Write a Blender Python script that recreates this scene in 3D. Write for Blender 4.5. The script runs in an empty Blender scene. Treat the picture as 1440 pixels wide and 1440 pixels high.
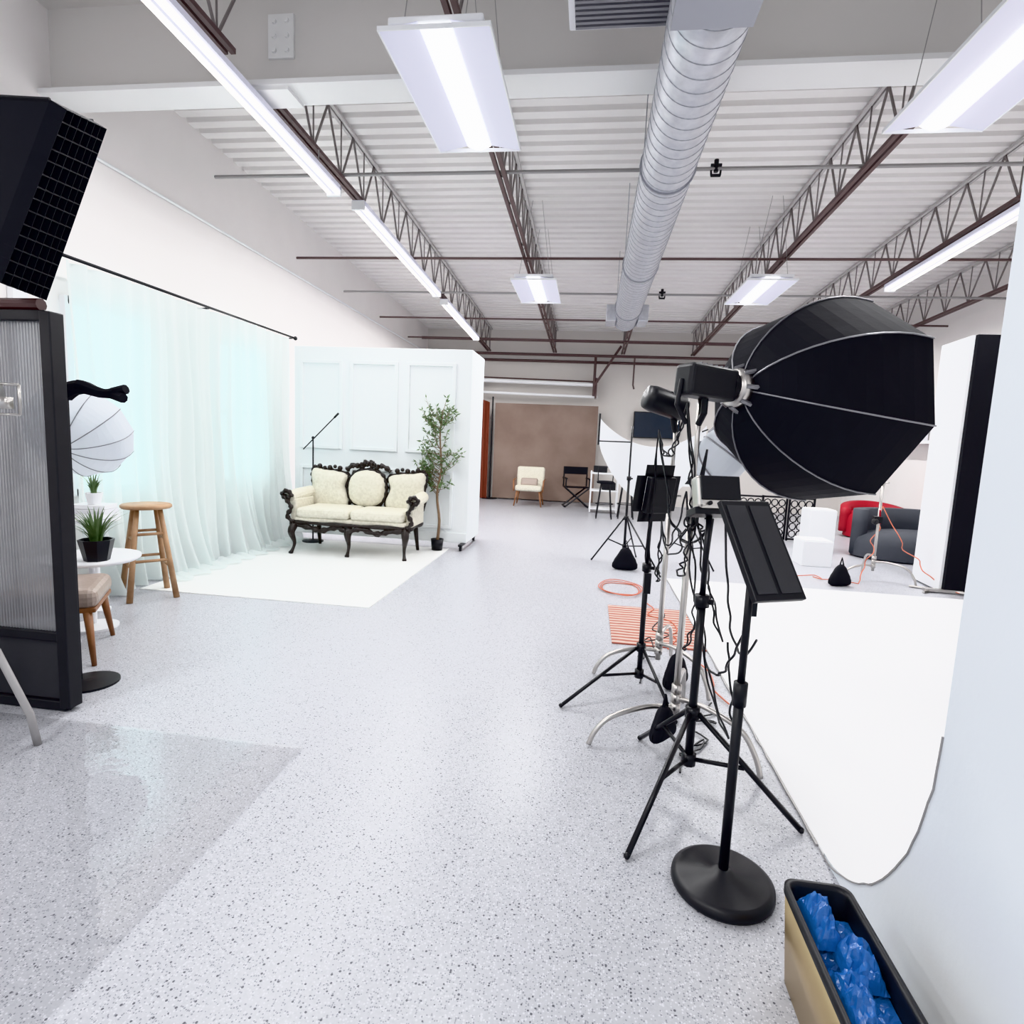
import bpy, bmesh, math, random
from mathutils import *
from mathutils import noise as MN
random.seed(7)
S=bpy.context.scene
COL=S.collection
rad=math.radians
V=Vector
# ------------------------------------------------------------ materials
def mat(name,col,rough=.5,metal=0,emit=None,es=0,spec=.5,bump=None,var=None,coat=0):
    m=bpy.data.materials.new(name); m.use_nodes=True
    nt=m.node_tree; b=nt.nodes['Principled BSDF']
    b.inputs['Base Color'].default_value=(*col,1); b.inputs['Roughness'].default_value=rough
    b.inputs['Metallic'].default_value=metal; b.inputs['Specular IOR Level'].default_value=spec
    b.inputs['Coat Weight'].default_value=coat
    if emit:
        b.inputs['Emission Color'].default_value=(*emit,1); b.inputs['Emission Strength'].default_value=es
    tc=None
    if bump or var:
        tc=nt.nodes.new('ShaderNodeTexCoord')
    if var:
        sc,c2=var
        n=nt.nodes.new('ShaderNodeTexNoise'); n.inputs['Scale'].default_value=sc; n.inputs['Detail'].default_value=5
        nt.links.new(tc.outputs['Object'],n.inputs['Vector'])
        r=nt.nodes.new('ShaderNodeValToRGB'); r.color_ramp.elements[0].position=.35; r.color_ramp.elements[1].position=.65
        r.color_ramp.elements[0].color=(*col,1); r.color_ramp.elements[1].color=(*c2,1)
        nt.links.new(n.outputs['Fac'],r.inputs['Fac']); nt.links.new(r.outputs['Color'],b.inputs['Base Color'])
    if bump:
        sc,st=bump
        n=nt.nodes.new('ShaderNodeTexNoise'); n.inputs['Scale'].default_value=sc; n.inputs['Detail'].default_value=4
        nt.links.new(tc.outputs['Object'],n.inputs['Vector'])
        bp=nt.nodes.new('ShaderNodeBump'); bp.inputs['Strength'].default_value=st; bp.inputs['Distance'].default_value=.02
        nt.links.new(n.outputs['Fac'],bp.inputs['Height']); nt.links.new(bp.outputs['Normal'],b.inputs['Normal'])
    return m
def floor_mat():
    m=bpy.data.materials.new('terrazzo_epoxy'); m.use_nodes=True; nt=m.node_tree; N=nt.nodes; L=nt.links
    b=N['Principled BSDF']; tc=N.new('ShaderNodeTexCoord')
    def chips(scale,thr,dist):
        v=N.new('ShaderNodeTexVoronoi'); v.inputs['Scale'].default_value=scale; L.new(tc.outputs['Object'],v.inputs['Vector'])
        s=N.new('ShaderNodeSeparateColor'); L.new(v.outputs['Color'],s.inputs[0])
        g=N.new('ShaderNodeMath'); g.operation='GREATER_THAN'; g.inputs[1].default_value=thr; L.new(s.outputs[0],g.inputs[0])
        d=N.new('ShaderNodeMath'); d.operation='LESS_THAN'; d.inputs[1].default_value=dist; L.new(v.outputs['Distance'],d.inputs[0])
        q=N.new('ShaderNodeMath'); q.operation='MULTIPLY'; L.new(g.outputs[0],q.inputs[0]); L.new(d.outputs[0],q.inputs[1])
        return q,s
    def mix(fac,a,bb):
        x=N.new('ShaderNodeMix'); x.data_type='RGBA'
        L.new(fac,x.inputs['Factor'])
        for i,s in ((6,a),(7,bb)):
            if isinstance(s,tuple): x.inputs[i].default_value=(*s,1)
            else: L.new(s,x.inputs[i])
        return x.outputs[2]
    n=N.new('ShaderNodeTexNoise'); n.inputs['Scale'].default_value=90; n.inputs['Detail'].default_value=3; L.new(tc.outputs['Object'],n.inputs['Vector'])
    c=mix(n.outputs['Fac'],(.385,.39,.42),(.50,.505,.54))
    q,_=chips(140,.60,.42); c=mix(q.outputs[0],c,(.58,.585,.62))
    q,_=chips(170,.76,.45); c=mix(q.outputs[0],c,(.25,.255,.285))
    q,_=chips(105,.93,.38); c=mix(q.outputs[0],c,(.11,.11,.13))
    L.new(c,b.inputs['Base Color']); b.inputs['Roughness'].default_value=.33; b.inputs['Specular IOR Level'].default_value=.35
    return m
def fabric_trans(name,col,tr,alpha,k=.5):
    m=bpy.data.materials.new(name); m.use_nodes=True; nt=m.node_tree; N=nt.nodes; L=nt.links; N.clear()
    o=N.new('ShaderNodeOutputMaterial'); d=N.new('ShaderNodeBsdfDiffuse'); t=N.new('ShaderNodeBsdfTranslucent'); p=N.new('ShaderNodeBsdfTransparent')
    d.inputs[0].default_value=(*col,1); t.inputs[0].default_value=(*tr,1)
    a=N.new('ShaderNodeMixShader'); a.inputs[0].default_value=k; L.new(d.outputs[0],a.inputs[1]); L.new(t.outputs[0],a.inputs[2])
    c=N.new('ShaderNodeMixShader'); c.inputs[0].default_value=alpha; L.new(a.outputs[0],c.inputs[1]); L.new(p.outputs[0],c.inputs[2])
    L.new(c.outputs[0],o.inputs[0]); return m
def acrylic():
    m=bpy.data.materials.new('clear_acrylic'); m.use_nodes=True; nt=m.node_tree; N=nt.nodes; L=nt.links; N.clear()
    o=N.new('ShaderNodeOutputMaterial'); g=N.new('ShaderNodeBsdfGlossy'); p=N.new('ShaderNodeBsdfTransparent'); g.inputs['Roughness'].default_value=.02
    g.inputs[0].default_value=(1,1,1,1); p.inputs[0].default_value=(1,1,1,1)
    lw=N.new('ShaderNodeLayerWeight'); lw.inputs[0].default_value=.33
    tc=N.new('ShaderNodeTexCoord'); n=N.new('ShaderNodeTexNoise'); n.inputs['Scale'].default_value=5; n.inputs['Detail'].default_value=3; L.new(tc.outputs['Object'],n.inputs['Vector'])
    bp=N.new('ShaderNodeBump'); bp.inputs['Strength'].default_value=.16; bp.inputs['Distance'].default_value=.02; L.new(n.outputs['Fac'],bp.inputs['Height']); L.new(bp.outputs[0],g.inputs['Normal'])
    mx=N.new('ShaderNodeMath'); mx.operation='MULTIPLY_ADD'; mx.inputs[1].default_value=.60; mx.inputs[2].default_value=.04; mx.use_clamp=True; L.new(lw.outputs['Fresnel'],mx.inputs[0])
    c=N.new('ShaderNodeMixShader'); L.new(mx.outputs[0],c.inputs[0]); L.new(p.outputs[0],c.inputs[1]); L.new(g.outputs[0],c.inputs[2])
    L.new(c.outputs[0],o.inputs[0]); return m
def striped(name,c1,c2,scale):
    m=bpy.data.materials.new(name); m.use_nodes=True; nt=m.node_tree; N=nt.nodes; L=nt.links
    b=N['Principled BSDF']; tc=N.new('ShaderNodeTexCoord'); w=N.new('ShaderNodeTexWave'); w.bands_direction='Y'; w.inputs['Scale'].default_value=scale; w.inputs['Distortion'].default_value=2.2; w.inputs['Detail'].default_value=3
    L.new(tc.outputs['Object'],w.inputs['Vector']); r=N.new('ShaderNodeValToRGB'); r.color_ramp.elements[0].color=(*c1,1); r.color_ramp.elements[1].color=(*c2,1)
    r.color_ramp.elements[0].position=.4; r.color_ramp.elements[1].position=.6
    L.new(w.outputs['Fac'],r.inputs[0]); L.new(r.outputs[0],b.inputs['Base Color']); b.inputs['Roughness'].default_value=.9; return m

M_floor=floor_mat()
M_wall=mat('wall_paint',(.90,.87,.86),.7,var=(1.5,(.87,.84,.83)))
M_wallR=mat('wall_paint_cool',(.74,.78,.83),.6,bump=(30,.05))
M_wallback=mat('wall_paint_back',(.74,.71,.68),.8)
M_white=mat('white_paint',(.88,.89,.91),.45)
M_part=mat('partition_paint',(.87,.90,.91),.6)
M_cyc=mat('cyc_white',(.86,.86,.87),.55)
M_sheet=mat('white_vinyl',(.90,.90,.89),.4)
M_deck=mat('deck_metal',(.90,.88,.87),.5,metal=.05)
M_beam=mat('beam_paint_shaded',(.70,.68,.66),.5)  # darker copy: shadow on the beam web put into the colour
M_beamL=mat('beam_paint_lit',(.84,.84,.84),.5)  # paler copy: light on the bottom flange put into the colour
M_chord=mat('chord_paint',(.58,.56,.56),.5)
M_dark=mat('joist_primer',(.14,.095,.093),.5)
M_web=mat('web_steel',(.24,.215,.212),.5)
M_galv=mat('galvanised',(.66,.67,.71),.42,metal=.6,var=(14,(.56,.57,.62)))
M_galvd=mat('galvanised_seam',(.40,.41,.45),.4,metal=.6)
M_pipe=mat('pipe_grey',(.36,.35,.35),.45,metal=.3)
M_black=mat('black_plastic',(.022,.022,.025),.4,spec=.4)
M_blackf=mat('black_fabric',(.022,.022,.026),.8,bump=(5,.35),spec=.2)
M_blackm=mat('black_metal',(.025,.025,.028),.3,metal=.3)
M_chrome=mat('chrome',(.55,.53,.51),.28,metal=1)
M_grey=mat('grey_rib',(.25,.25,.27),.4,metal=.4)
M_crate=mat('crate_back',(.28,.28,.30),.6)
M_lens=mat('lamp_lens',(1,1,1),.5,emit=(1,1,1),es=5)
M_tube=mat('lamp_tube',(1,1,1),.5,emit=(1,.98,.96),es=5)
M_wing=mat('lamp_fixture_glow',(.80,.80,.92),.4,emit=(.82,.83,1),es=.08)  # faint emission stands in for lamp light on panel wings and strip housings
for q in (M_lens,M_tube,M_wing):
    q.cycles.emission_sampling='NONE'
M_wht2=mat('grey_white_enamel',(.78,.78,.82),.4)
M_cream=mat('cream_damask',(.76,.73,.63),.6,var=(30,(.64,.61,.51)),bump=(60,.2))
M_frame=mat('ebony_carved',(.026,.019,.017),.28,bump=(70,.5))
M_wood=mat('oak',(.46,.29,.17),.45,var=(9,(.34,.20,.11)))
M_wood2=mat('walnut',(.33,.16,.08),.4,var=(9,(.22,.10,.05)))
M_leather=mat('tan_leather',(.36,.29,.25),.35,bump=(25,.2))
M_leaf=mat('leaf_green',(.11,.18,.08),.5,var=(9,(.19,.26,.13)))
M_trunk=mat('bark',(.22,.15,.10),.8)
M_gold=mat('champagne_metal',(.46,.35,.21),.35,metal=.75)
M_blue=mat('blue_bag',(.03,.13,.40),.25,bump=(22,.4),spec=.6)
M_brown=mat('painted_backdrop',(.30,.225,.19),.8,var=(1.3,(.235,.17,.14)))
M_rust=mat('rust_fabric',(.22,.065,.042),.8)
M_red=mat('red_velvet',(.38,.015,.03),.6)
M_orange=mat('orange_cord',(.60,.17,.10),.5)
M_sofag=mat('charcoal_fabric',(.07,.075,.09),.85)
M_curt=fabric_trans('sheer_curtain',(.85,.89,.885),(.86,.93,.925),.10,.48)
M_umb=fabric_trans('white_nylon',(.86,.88,.91),(.9,.92,.95),.05)
M_win=mat('daylight_glass',(.85,.92,.95),.2,emit=(.76,.95,.97),es=2.9)
M_fluted=fabric_trans('fluted_glass',(.26,.26,.28),(.42,.42,.44),.2)
M_rug=striped('woven_rug',(.36,.12,.09),(.58,.46,.40),4.5)
M_acr=acrylic()
M_screen=mat('screen_glass',(.02,.03,.05),.1)
M_pleather=mat('maroon_leather',(.07,.035,.035),.4)
M_panelface=mat('diffuser_dark',(.05,.05,.055),.35)
# ------------------------------------------------------------ mesh builder
class MB:
    def __init__(s): s.v=[]; s.f=[]
    def add(s,vs,fs):
        o=len(s.v); s.v+= [tuple(v) for v in vs]; s.f+=[tuple(i+o for i in f) for f in fs]; return s
    def box(s,c,sz,rot=None):
        x,y,z=[k/2 for k in sz]; vs=[V((a,b,d)) for a in(-x,x) for b in(-y,y) for d in(-z,z)]
        if rot is not None: vs=[rot@v for v in vs]
        vs=[v+V(c) for v in vs]
        s.add(vs,[(0,1,3,2),(4,6,7,5),(0,4,5,1),(2,3,7,6),(0,2,6,4),(1,5,7,3)]); return s
    def tube(s,pts,r,n=8,cap=True,closed=False):
        pts=[V(p) for p in pts]; k=len(pts); rs=r if isinstance(r,(list,tuple)) else [r]*k
        up=None; rings=[]
        for i,p in enumerate(pts):
            if closed: t=(pts[(i+1)%k]-pts[i-1]).normalized()
            else: t=(pts[min(i+1,k-1)]-pts[max(i-1,0)]).normalized()
            if up is None:
                up=V((0,0,1)) if abs(t.z)<.9 else V((0,1,0))
            a=(up-t*up.dot(t)); 
            if a.length<1e-5: a=t.orthogonal()
            a.normalize(); b=t.cross(a); up=a
            rings.append([p+(a*math.cos(q)+b*math.sin(q))*rs[i] for q in [2*math.pi*(j+.5)/n for j in range(n)]])
        vs=[v for R_ in rings for v in R_]; fs=[]
        for i in range(k if closed else k-1):
            i2=(i+1)%k
            for j in range(n): fs.append((i*n+j,i*n+(j+1)%n,i2*n+(j+1)%n,i2*n+j))
        if cap and not closed: fs.append(tuple(range(n))[::-1]); fs.append(tuple((k-1)*n+j for j in range(n)))
        s.add(vs,fs); return s
    def lathe(s,prof,c=(0,0,0),n=24,M=None,ph=0):
        vs=[];fs=[]
        for (r,z) in prof:
            for j in range(n):
                a=2*math.pi*j/n+ph; v=V((r*math.cos(a),r*math.sin(a),z)); 
                if M is not None: v=M@v
                vs.append(v+V(c))
        for i in range(len(prof)-1):
            for j in range(n): fs.append((i*n+j,i*n+(j+1)%n,(i+1)*n+(j+1)%n,(i+1)*n+j))
        s.add(vs,fs); return s
    def sphere(s,c,r,n=10,sc=(1,1,1)):
        prof=[(max(1e-4,math.sin(math.pi*i/6)),-math.cos(math.pi*i/6)) for i in range(7)]
        o=len(s.v); s.lathe([(a*r,b*r) for a,b in prof],(0,0,0),n)
        for i in range(o,len(s.v)):
            v=s.v[i]; s.v[i]=(v[0]*sc[0]+c[0],v[1]*sc[1]+c[1],v[2]*sc[2]+c[2])
        return s
    def grid(s,fn,nu,nv):
        vs=[fn(i/nu,j/nv) for i in range(nu+1) for j in range(nv+1)]
        fs=[(i*(nv+1)+j,(i+1)*(nv+1)+j,(i+1)*(nv+1)+j+1,i*(nv+1)+j+1) for i in range(nu) for j in range(nv)]
        s.add(vs,fs); return s
    def puff(s,out,y0,th,back=.02,M=None):
        n=len(out); cx=sum(p[0] for p in out)/n; cz=sum(p[1] for p in out)/n
        prof=[(1,-back),(1,0),(.96,.4),(.85,.75),(.6,.95),(.3,1),(.01,1)]
        vs=[];fs=[]
        for k,h in prof:
            for (x,z) in out:
                yy=y0-(h*th if h>0 else h)
                vs.append(V((cx+(x-cx)*k,yy,cz+(z-cz)*k)))
        for i in range(len(prof)-1):
            for j in range(n): fs.append((i*n+j,i*n+(j+1)%n,(i+1)*n+(j+1)%n,(i+1)*n+j))
        if M: vs=[M@v for v in vs]
        s.add(vs,fs); return s
    def xf(s,M):
        s.v=[tuple(M@V(v)) for v in s.v]; return s
    def to(s,name,m,parent=None,smooth=False,bevel=0,sub=0,thick=0):
        me=bpy.data.meshes.new(name); me.from_pydata(s.v,[],s.f); me.materials.append(m)
        bm=bmesh.new(); bm.from_mesh(me); bmesh.ops.recalc_face_normals(bm,faces=bm.faces); bm.to_mesh(me); bm.free()
        if smooth: me.polygons.foreach_set('use_smooth',[True]*len(me.polygons))
        o=bpy.data.objects.new(name,me); COL.objects.link(o)
        if parent: o.parent=parent
        if thick: q=o.modifiers.new('s','SOLIDIFY'); q.thickness=thick
        if bevel: q=o.modifiers.new('b','BEVEL'); q.width=bevel; q.segments=3; q.limit_method='ANGLE'
        if sub: q=o.modifiers.new('u','SUBSURF'); q.levels=sub; q.render_levels=sub
        return o
def root(name,loc=(0,0,0),rz=0):
    e=bpy.data.objects.new(name,None); e.location=loc; e.rotation_euler=(0,0,rz); e.empty_display_size=.1; COL.objects.link(e); return e
def area(name,loc,sx,sy,pw,col=(1,1,1),rot=(0,0,0),parent=None):
    l=bpy.data.lights.new(name,'AREA'); l.shape='RECTANGLE'; l.size=sx; l.size_y=sy; l.energy=pw; l.color=col
    o=bpy.data.objects.new(name,l); o.location=loc; o.rotation_euler=rot; COL.objects.link(o)
    if parent: o.parent=parent
    return o
def bez(p0,p1,p2,n=10):
    p0,p1,p2=V(p0),V(p1),V(p2)
    return [p0*(1-t)**2+p1*2*t*(1-t)+p2*t*t for t in [i/n for i in range(n+1)]]
def smoothpts(pts,n=6,closed=False):
    pts=[V(p) for p in pts]; k=len(pts); out=[]
    rng=range(k if closed else k-1)
    for i in rng:
        g=lambda j: pts[j%k] if closed else pts[max(0,min(k-1,j))]
        a,b,c,d=g(i-1),g(i),g(i+1),g(i+2)
        for q in range(n):
            t=q/n; out.append(.5*((2*b)+(c-a)*t+(2*a-5*b+4*c-d)*t*t+(3*b-a-3*c+d)*t**3))
    if not closed: out.append(pts[-1])
    return out

# ------------------------------------------------------------ room
XL=-4.4; XR=6.2; YB=15.2; Y0=-3.0
def zd(y): return 4.72-.036*(y-5)
MB().box(((XL+XR)/2,(Y0+YB)/2,-.05),(XR-XL+.4,YB-Y0+.4,.1)).to('floor',M_floor)
MB().box((XL-.1,(Y0+YB)/2,2.5),(.2,YB-Y0+.4,5.1)).to('wall_left',M_wall)
MB().box((XR+.1,(Y0+YB)/2,2.5),(.2,YB-Y0+.4,5.1)).to('wall_right',M_wall)
MB().box(((XL+XR)/2,YB+.1,2.5),(XR-XL,.2,5.0)).to('wall_back',M_wallback)
b=MB(); per=.2; prof=[]
y=Y0
while y<YB:
    for dy,dz in((0,0),(.10,0),(.12,.065),(.18,.065)): prof.append((y+dy,dz))
    y+=per
vs=[];fs=[]
for (yy,dz) in prof:
    for x in (XL,XR): vs.append((x,yy,zd(yy)+dz))
for i in range(len(prof)-1): fs.append((2*i,2*i+1,2*i+3,2*i+2))
b.add(vs,fs); b.to('ceiling',M_deck,thick=.01)
w=XR-XL
b=MB(); b.box(((XL+XR)/2,4.42,4.36),(w,.03,.66)); b.box(((XL+XR)/2,4.42,4.70),(w,.26,.03))
g=root('steel_beam'); b.to('web',M_beam,g)
MB().box(((XL+XR)/2,4.42,4.03),(w,.28,.035)).to('bottom_flange',M_beamL,g)
b=MB().box((-2.45,4.395,4.4),(.2,.02,.3))
for dx in(-.05,.05):
    for dz in(-.1,0,.1): b.lathe([(.001,0),(.018,0),(.018,.02),(.001,.02)],(-2.45+dx,4.365,4.4+dz),8,Matrix.Rotation(rad(-90),3,'X'))
b.to('splice_plate',M_beamL,g)
MB().box((-2.55,4.42,4.0),(.4,.24,.03)).to('bearing_plate',M_beamL,g)
JX=[-2.7,-1.02,.66,2.34,4.02,5.7]
for jx in JX:
    j=root('open_web_truss')
    for y0,y1 in ((4.5,15.1),(-2.9,4.34)):
        t=MB(); 
        for s_ in(-.025,.025): t.tube([(jx+s_,y0,zd(y0)-.03),(jx+s_,y1,zd(y1)-.03)],.022,4)
        t.to('top_chord',M_chord,j)
        t=MB(); 
        for s_ in(-.03,.03): t.tube([(jx+s_,y0+.2,zd(y0+.2)-.60),(jx+s_,y1-.2,zd(y1-.2)-.60)],.026,4)
        t.to('bottom_chord',M_dark,j)
        t=MB(); yy=y0; up=True; st=.3
        while yy+st<=y1:
            za=zd(yy)-(.04 if up else .59); zb=zd(yy+st)-(.59 if up else .04)
            t.tube([(jx,yy,za),(jx,yy+st,zb)],.012,5)
            if up: t.tube([(jx,yy+st,zd(yy+st)-.59),(jx,yy+st,zd(yy+st)-.04)],.008,5)
            yy+=st; up=not up
        t.to('web_bars',M_web,j)
for i,(yy,m_) in enumerate([(6.0,M_pipe),(8.1,M_dark),(9.7,M_pipe),(11.4,M_dark),(13.2,M_dark)]):
    z=zd(yy)-.655 if i!=0 else zd(yy)-.55
    MB().tube([(XL+.1 if i!=0 else -4.1,yy,z),(XR-.1,yy,z)],.017,8).to('bridging_pipe',m_)
for (x,yy) in ((1.02,6.0),(.98,9.7)):
    s=root('sprinkler_head',(x,yy,zd(yy)-(.62 if yy>7 else .52)))
    MB().tube([(0,0,-.06),(0,0,.05)],.022,8).to('body',M_black,s)
    MB().tube([(-.04,0,-.09),(-.045,0,-.04),(0,0,-.01),(.045,0,-.04),(.04,0,-.09)],.01,6).tube([(-.045,0,-.09),(.045,0,-.09)],.014,6).tube([(-.05,0,-.0),(.05,0,0)],.016,6).to('frame',M_black,s)
MB().tube([(XL+.02,Y0,3.83),(XL+.02,YB,3.7)],.015,6).to('trim_1',M_white)
# ------------------------------------------------------------ lights
def strip(x,y0,y1,pw,dz=0):
    yc=(y0+y1)/2; z=zd(yc)-.74+dz; a=math.atan(-.036); e=root('fluorescent_strip_light',(x,yc,z)); e.rotation_euler=(a,0,0); L_=y1-y0
    MB().box((0,0,.03),(.14,L_,.05)).box((0,0,0.0),(.03,L_,.05)).to('housing',M_wing,e,bevel=.006)
    t=MB()
    for s_ in(-.04,.04): t.tube([(s_,-L_/2+.03,-.015),(s_,L_/2-.03,-.015)],.024,10)
    t.to('tubes',M_tube,e,True)
    t=MB()
    for s_ in (-1,1): t.box((0,s_*(L_/2-.01),0),(.14,.03,.09))
    t.to('end_caps',M_white,e)
    area('lamp_glow',(0,0,-.045),.12,L_,pw,parent=e)
    for s_ in(-.4,.4): MB().tube([(0,s_*L_,.05),(0,s_*L_,.12-dz)],.006,5).to('hanger',M_pipe,e)
strip(-2.64,2.3,5.72,62,-.10); strip(-2.62,6.25,9.5,88); strip(-2.62,9.95,12.8,105); strip(4.0,5.4,9.0,82); strip(4.0,9.8,13,105)
def panel(x,y,z=3.55,pw=38):
    e=root('led_ceiling_panel',(x,y,z))
    t=MB(); 
    for s_ in(-1,1):
        t.add([(s_*.29,-.62,0),(s_*.29,.62,0),(s_*.085,.62,.035),(s_*.085,-.62,.035)],[(0,1,2,3)])
    t.to('wings',M_wing,e,thick=.004)
    MB().box((0,0,.06),(.5,1.2,.04)).to('housing',M_white,e,bevel=.01)
    t=MB(); 
    for s_ in(-1,1): t.box((s_*.292,0,.008),(.008,1.25,.022)); t.box((0,s_*.625,.008),(.59,.008,.022))
    t.to('rim',M_white,e)
    MB().grid(lambda u,v:V((-.085+.17*u,-.61+1.22*v,.03-.03*math.sin(math.pi*u))),8,1).to('lens',M_lens,e,True)
    area('panel_glow',(0,0,-.006),.17,1.2,pw,parent=e)
    t=MB()
    for sx in(-.2,.2):
        for sy in(-.5,.5): t.tube([(sx,sy,.08),(sx*.3,sy,zd(y)-z-.05)],.003,4)
    t.to('suspension_wires',M_pipe,e)
panel(-.91,3.72,pw=38); panel(-.85,8.24,pw=70); panel(2.02,3.6,pw=38); panel(2.05,8.18,pw=70)
panel(-.91,-.6,pw=44); panel(2.0,-.6,pw=44); panel(-3.2,.4,pw=46)  # unseen panels behind the camera, added as fill light
# ------------------------------------------------------------ duct
d=root('spiral_duct'); dx,dz=.47,3.68; R_=.205
MB().tube([(dx,2.9+i*.5,dz) for i in range(16)],R_,32).to('pipe',M_galv,d,True)
t=MB(); yy=3.0
while yy<10.4:
    ps=[(dx+(R_+.001)*math.cos(q),yy+.02*q,dz+(R_+.001)*math.sin(q)) for q in [2*math.pi*k/32 for k in range(33)]]
    t.tube(ps,.0035,4,cap=False); yy+=.126
t.to('spiral_seam',M_galvd,d)
MB().lathe([(.001,0),(.215,0),(.215,.05),(.001,.05)],(dx,10.4,dz),32,Matrix.Rotation(rad(-90),3,'X')).to('end_cap',M_galv,d)
MB().box((dx-.26,10.15,dz-.02),(.16,.5,.26)).box((dx+.26,10.15,dz-.02),(.16,.5,.26)).to('side_registers',M_galv,d,bevel=.01)
t=MB()
for yy in(4.9,7.4,9.6):
    t.tube([(dx+(R_+.006)*math.cos(q),yy,dz+(R_+.006)*math.sin(q)) for q in [2*math.pi*k/24 for k in range(24)]],.012,4,closed=True)
    t.tube([(dx-.19,yy,dz+.1),(dx-.19,yy,zd(yy)-.03)],.005,4).tube([(dx+.19,yy,dz+.1),(dx+.19,yy,zd(yy)-.03)],.005,4)
t.to('hanger_straps',M_galvd,d)
MB().box((dx-.02,2.90,dz+.02),(.34,.34,.42)).to('transition_box',M_galv,d,bevel=.012)
MB().box((dx-.02,2.90,dz-.19),(.38,.36,.03)).to('flange',M_galvd,d)
v=root('air_vent_grille',(.03,3.70,4.06)); MB().box((0,0,0),(.62,.42,.06)).to('frame',M_wht2,v,bevel=.01)
t=MB(); 
for i in range(9): t.box((0,-.17+i*.042,-.035),(.54,.022,.02))
t.to('louvres',M_grey,v); MB().tube([(0,0,.03),(0,0,.65)],.12,16).to('collar',M_galv,v)
# ------------------------------------------------------------ windows + curtain
for i,(y0,y1) in enumerate(((4.4,5.15),(6.35,7.1))):
    e=root('window_%d'%(i+1)); yc=(y0+y1)/2; h=1.6; zc=1.7
    MB().box((XL+.015,yc,zc),(.03,y1-y0,h)).to('pane',M_win,e)
    t=MB()
    for yy in(y0,yc,y1): t.box((XL+.035,yy,zc),(.05,.06,h+.06))
    for zz in(zc-h/2,zc,zc+h/2): t.box((XL+.035,yc,zz),(.05,y1-y0,.06))
    t.to('frame',M_white,e)
cr=root('sheer_curtain')
def cf(u,v):
    y=4.28+3.42*u; z=.015+2.76*v
    a=.035*math.sin(y*34+1.3*math.sin(y*3.1))+.02*math.sin(y*57+2*math.sin(y*5))
    fl=(1-v)**6*.14*(1+.5*math.sin(y*6))
    return V((-4.21+a*(.8+.9*(1-v))+fl+.02*math.sin(y*4),y+.02*math.sin(z*3+y*5),z))
MB().grid(cf,420,24).to('fabric',M_curt,cr,True)
MB().grid(lambda u,v:V((-4.1+.28*v+.05*math.sin(u*60)*v,5.0+2.55*u,.02+.035*abs(math.sin(u*45+v*3))*(1-v*.6))),120,6).to('pooled_hem',M_curt,cr,True)
t=MB().tube([(-4.2,4.1,2.80),(-4.2,7.85,2.80)],.014,10)
for yy in(4.08,7.87): t.sphere((-4.2,yy,2.8),.03)
for yy in(4.22,6.0,7.8): t.tube([(-4.39,yy,2.78),(-4.2,yy,2.79)],.01,6)
t.to('curtain_rod',M_blackm,cr,True)
MB().box((XL+.03,4.0,2.0),(.05,.12,1.9)).to('trim_2',M_white)
# ------------------------------------------------------------ partition
p=root('movable_partition_wall'); px0,px1,py,zb,zt=-4.08,-1.60,7.62,.09,2.66
MB().box(((px0+px1)/2,py+.04,(zb+zt)/2),(px1-px0,.08,zt-zb)).box((px1-.04,py+.45,(zb+zt)/2),(.08,.8,zt-zb)).to('panels',M_part,p,bevel=.004)
t=MB()
def frame2(x0,x1,z0,z1,w=.045):
    for zz in(z0,z1): t.box(((x0+x1)/2,py-.014,zz),(x1-x0-w,.04,w))
    for xx in(x0,x1): t.box((xx,py-.014,(z0+z1)/2),(w,.04,z1-z0+w))
for x0,x1 in((-3.97,-3.40),(-3.25,-2.62),(-2.46,-1.83)):
    frame2(x0,x1,1.31,2.46); frame2(x0,x1,.3,1.03)
t.box(((px0+px1)/2,py-.01,.16),(px1-px0,.03,.13)); t.to('moulding',M_part,p,bevel=.006)
t=MB()
for cx,cy in((px1-.05,py-.12),(px1-.05,py+.75),(px0+.1,py+.5)):
    t.lathe([(.001,-.015),(.035,-.015),(.035,.015),(.001,.015)],(cx,cy,.036),14,Matrix.Rotation(rad(90),3,'Y')); t.box((cx,cy,.075),(.04,.06,.03))
t.box((px1-.05,py+.3,.08),(.05,.95,.025)); t.to('casters',M_black,p)
MB().box((-2.93,6.14,.004),(2.20,2.9,.008)).to('white_floor_mat',M_sheet)
# ------------------------------------------------------------ settee
s=root('victorian_settee',(-2.87,6.97,.008),rad(1))
def modr(n,r,k=.35,f=1.9): return [r*(1+k*math.sin(i*f)) for i in range(n)]
fr=MB()
def ctube(pts,r,closed=False,n=5):
    q=smoothpts(pts,n,closed); fr.tube(q,modr(len(q),r),7,closed=closed)
for x in(-.70,0,.70):
    fr.tube(smoothpts([(x,-.30,.36),(x*1.03,-.35,.27),(x,-.31,.13),(x*1.02,-.35,.03),(x*1.04,-.38,.0)],5),[.04,.045,.05,.05,.048,.045,.04,.035,.03,.025,.022,.02,.018,.018,.02,.022,.026,.028,.028,.026,.02],8)
for x in(-.66,.66): fr.tube([(x,.28,.36),(x*1.02,.32,.15),(x*1.03,.36,0)],[.035,.025,.02],8)
ctube([(-.76,-.29,.36),(-.5,-.32,.33),(-.35,-.33,.30),(-.15,-.33,.35),(0,-.35,.31),(.15,-.33,.35),(.35,-.33,.30),(.5,-.32,.33),(.76,-.29,.36)],.032)
ctube([(-.76,-.30,.385),(0,-.34,.385),(.76,-.30,.385)],.024)
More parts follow.
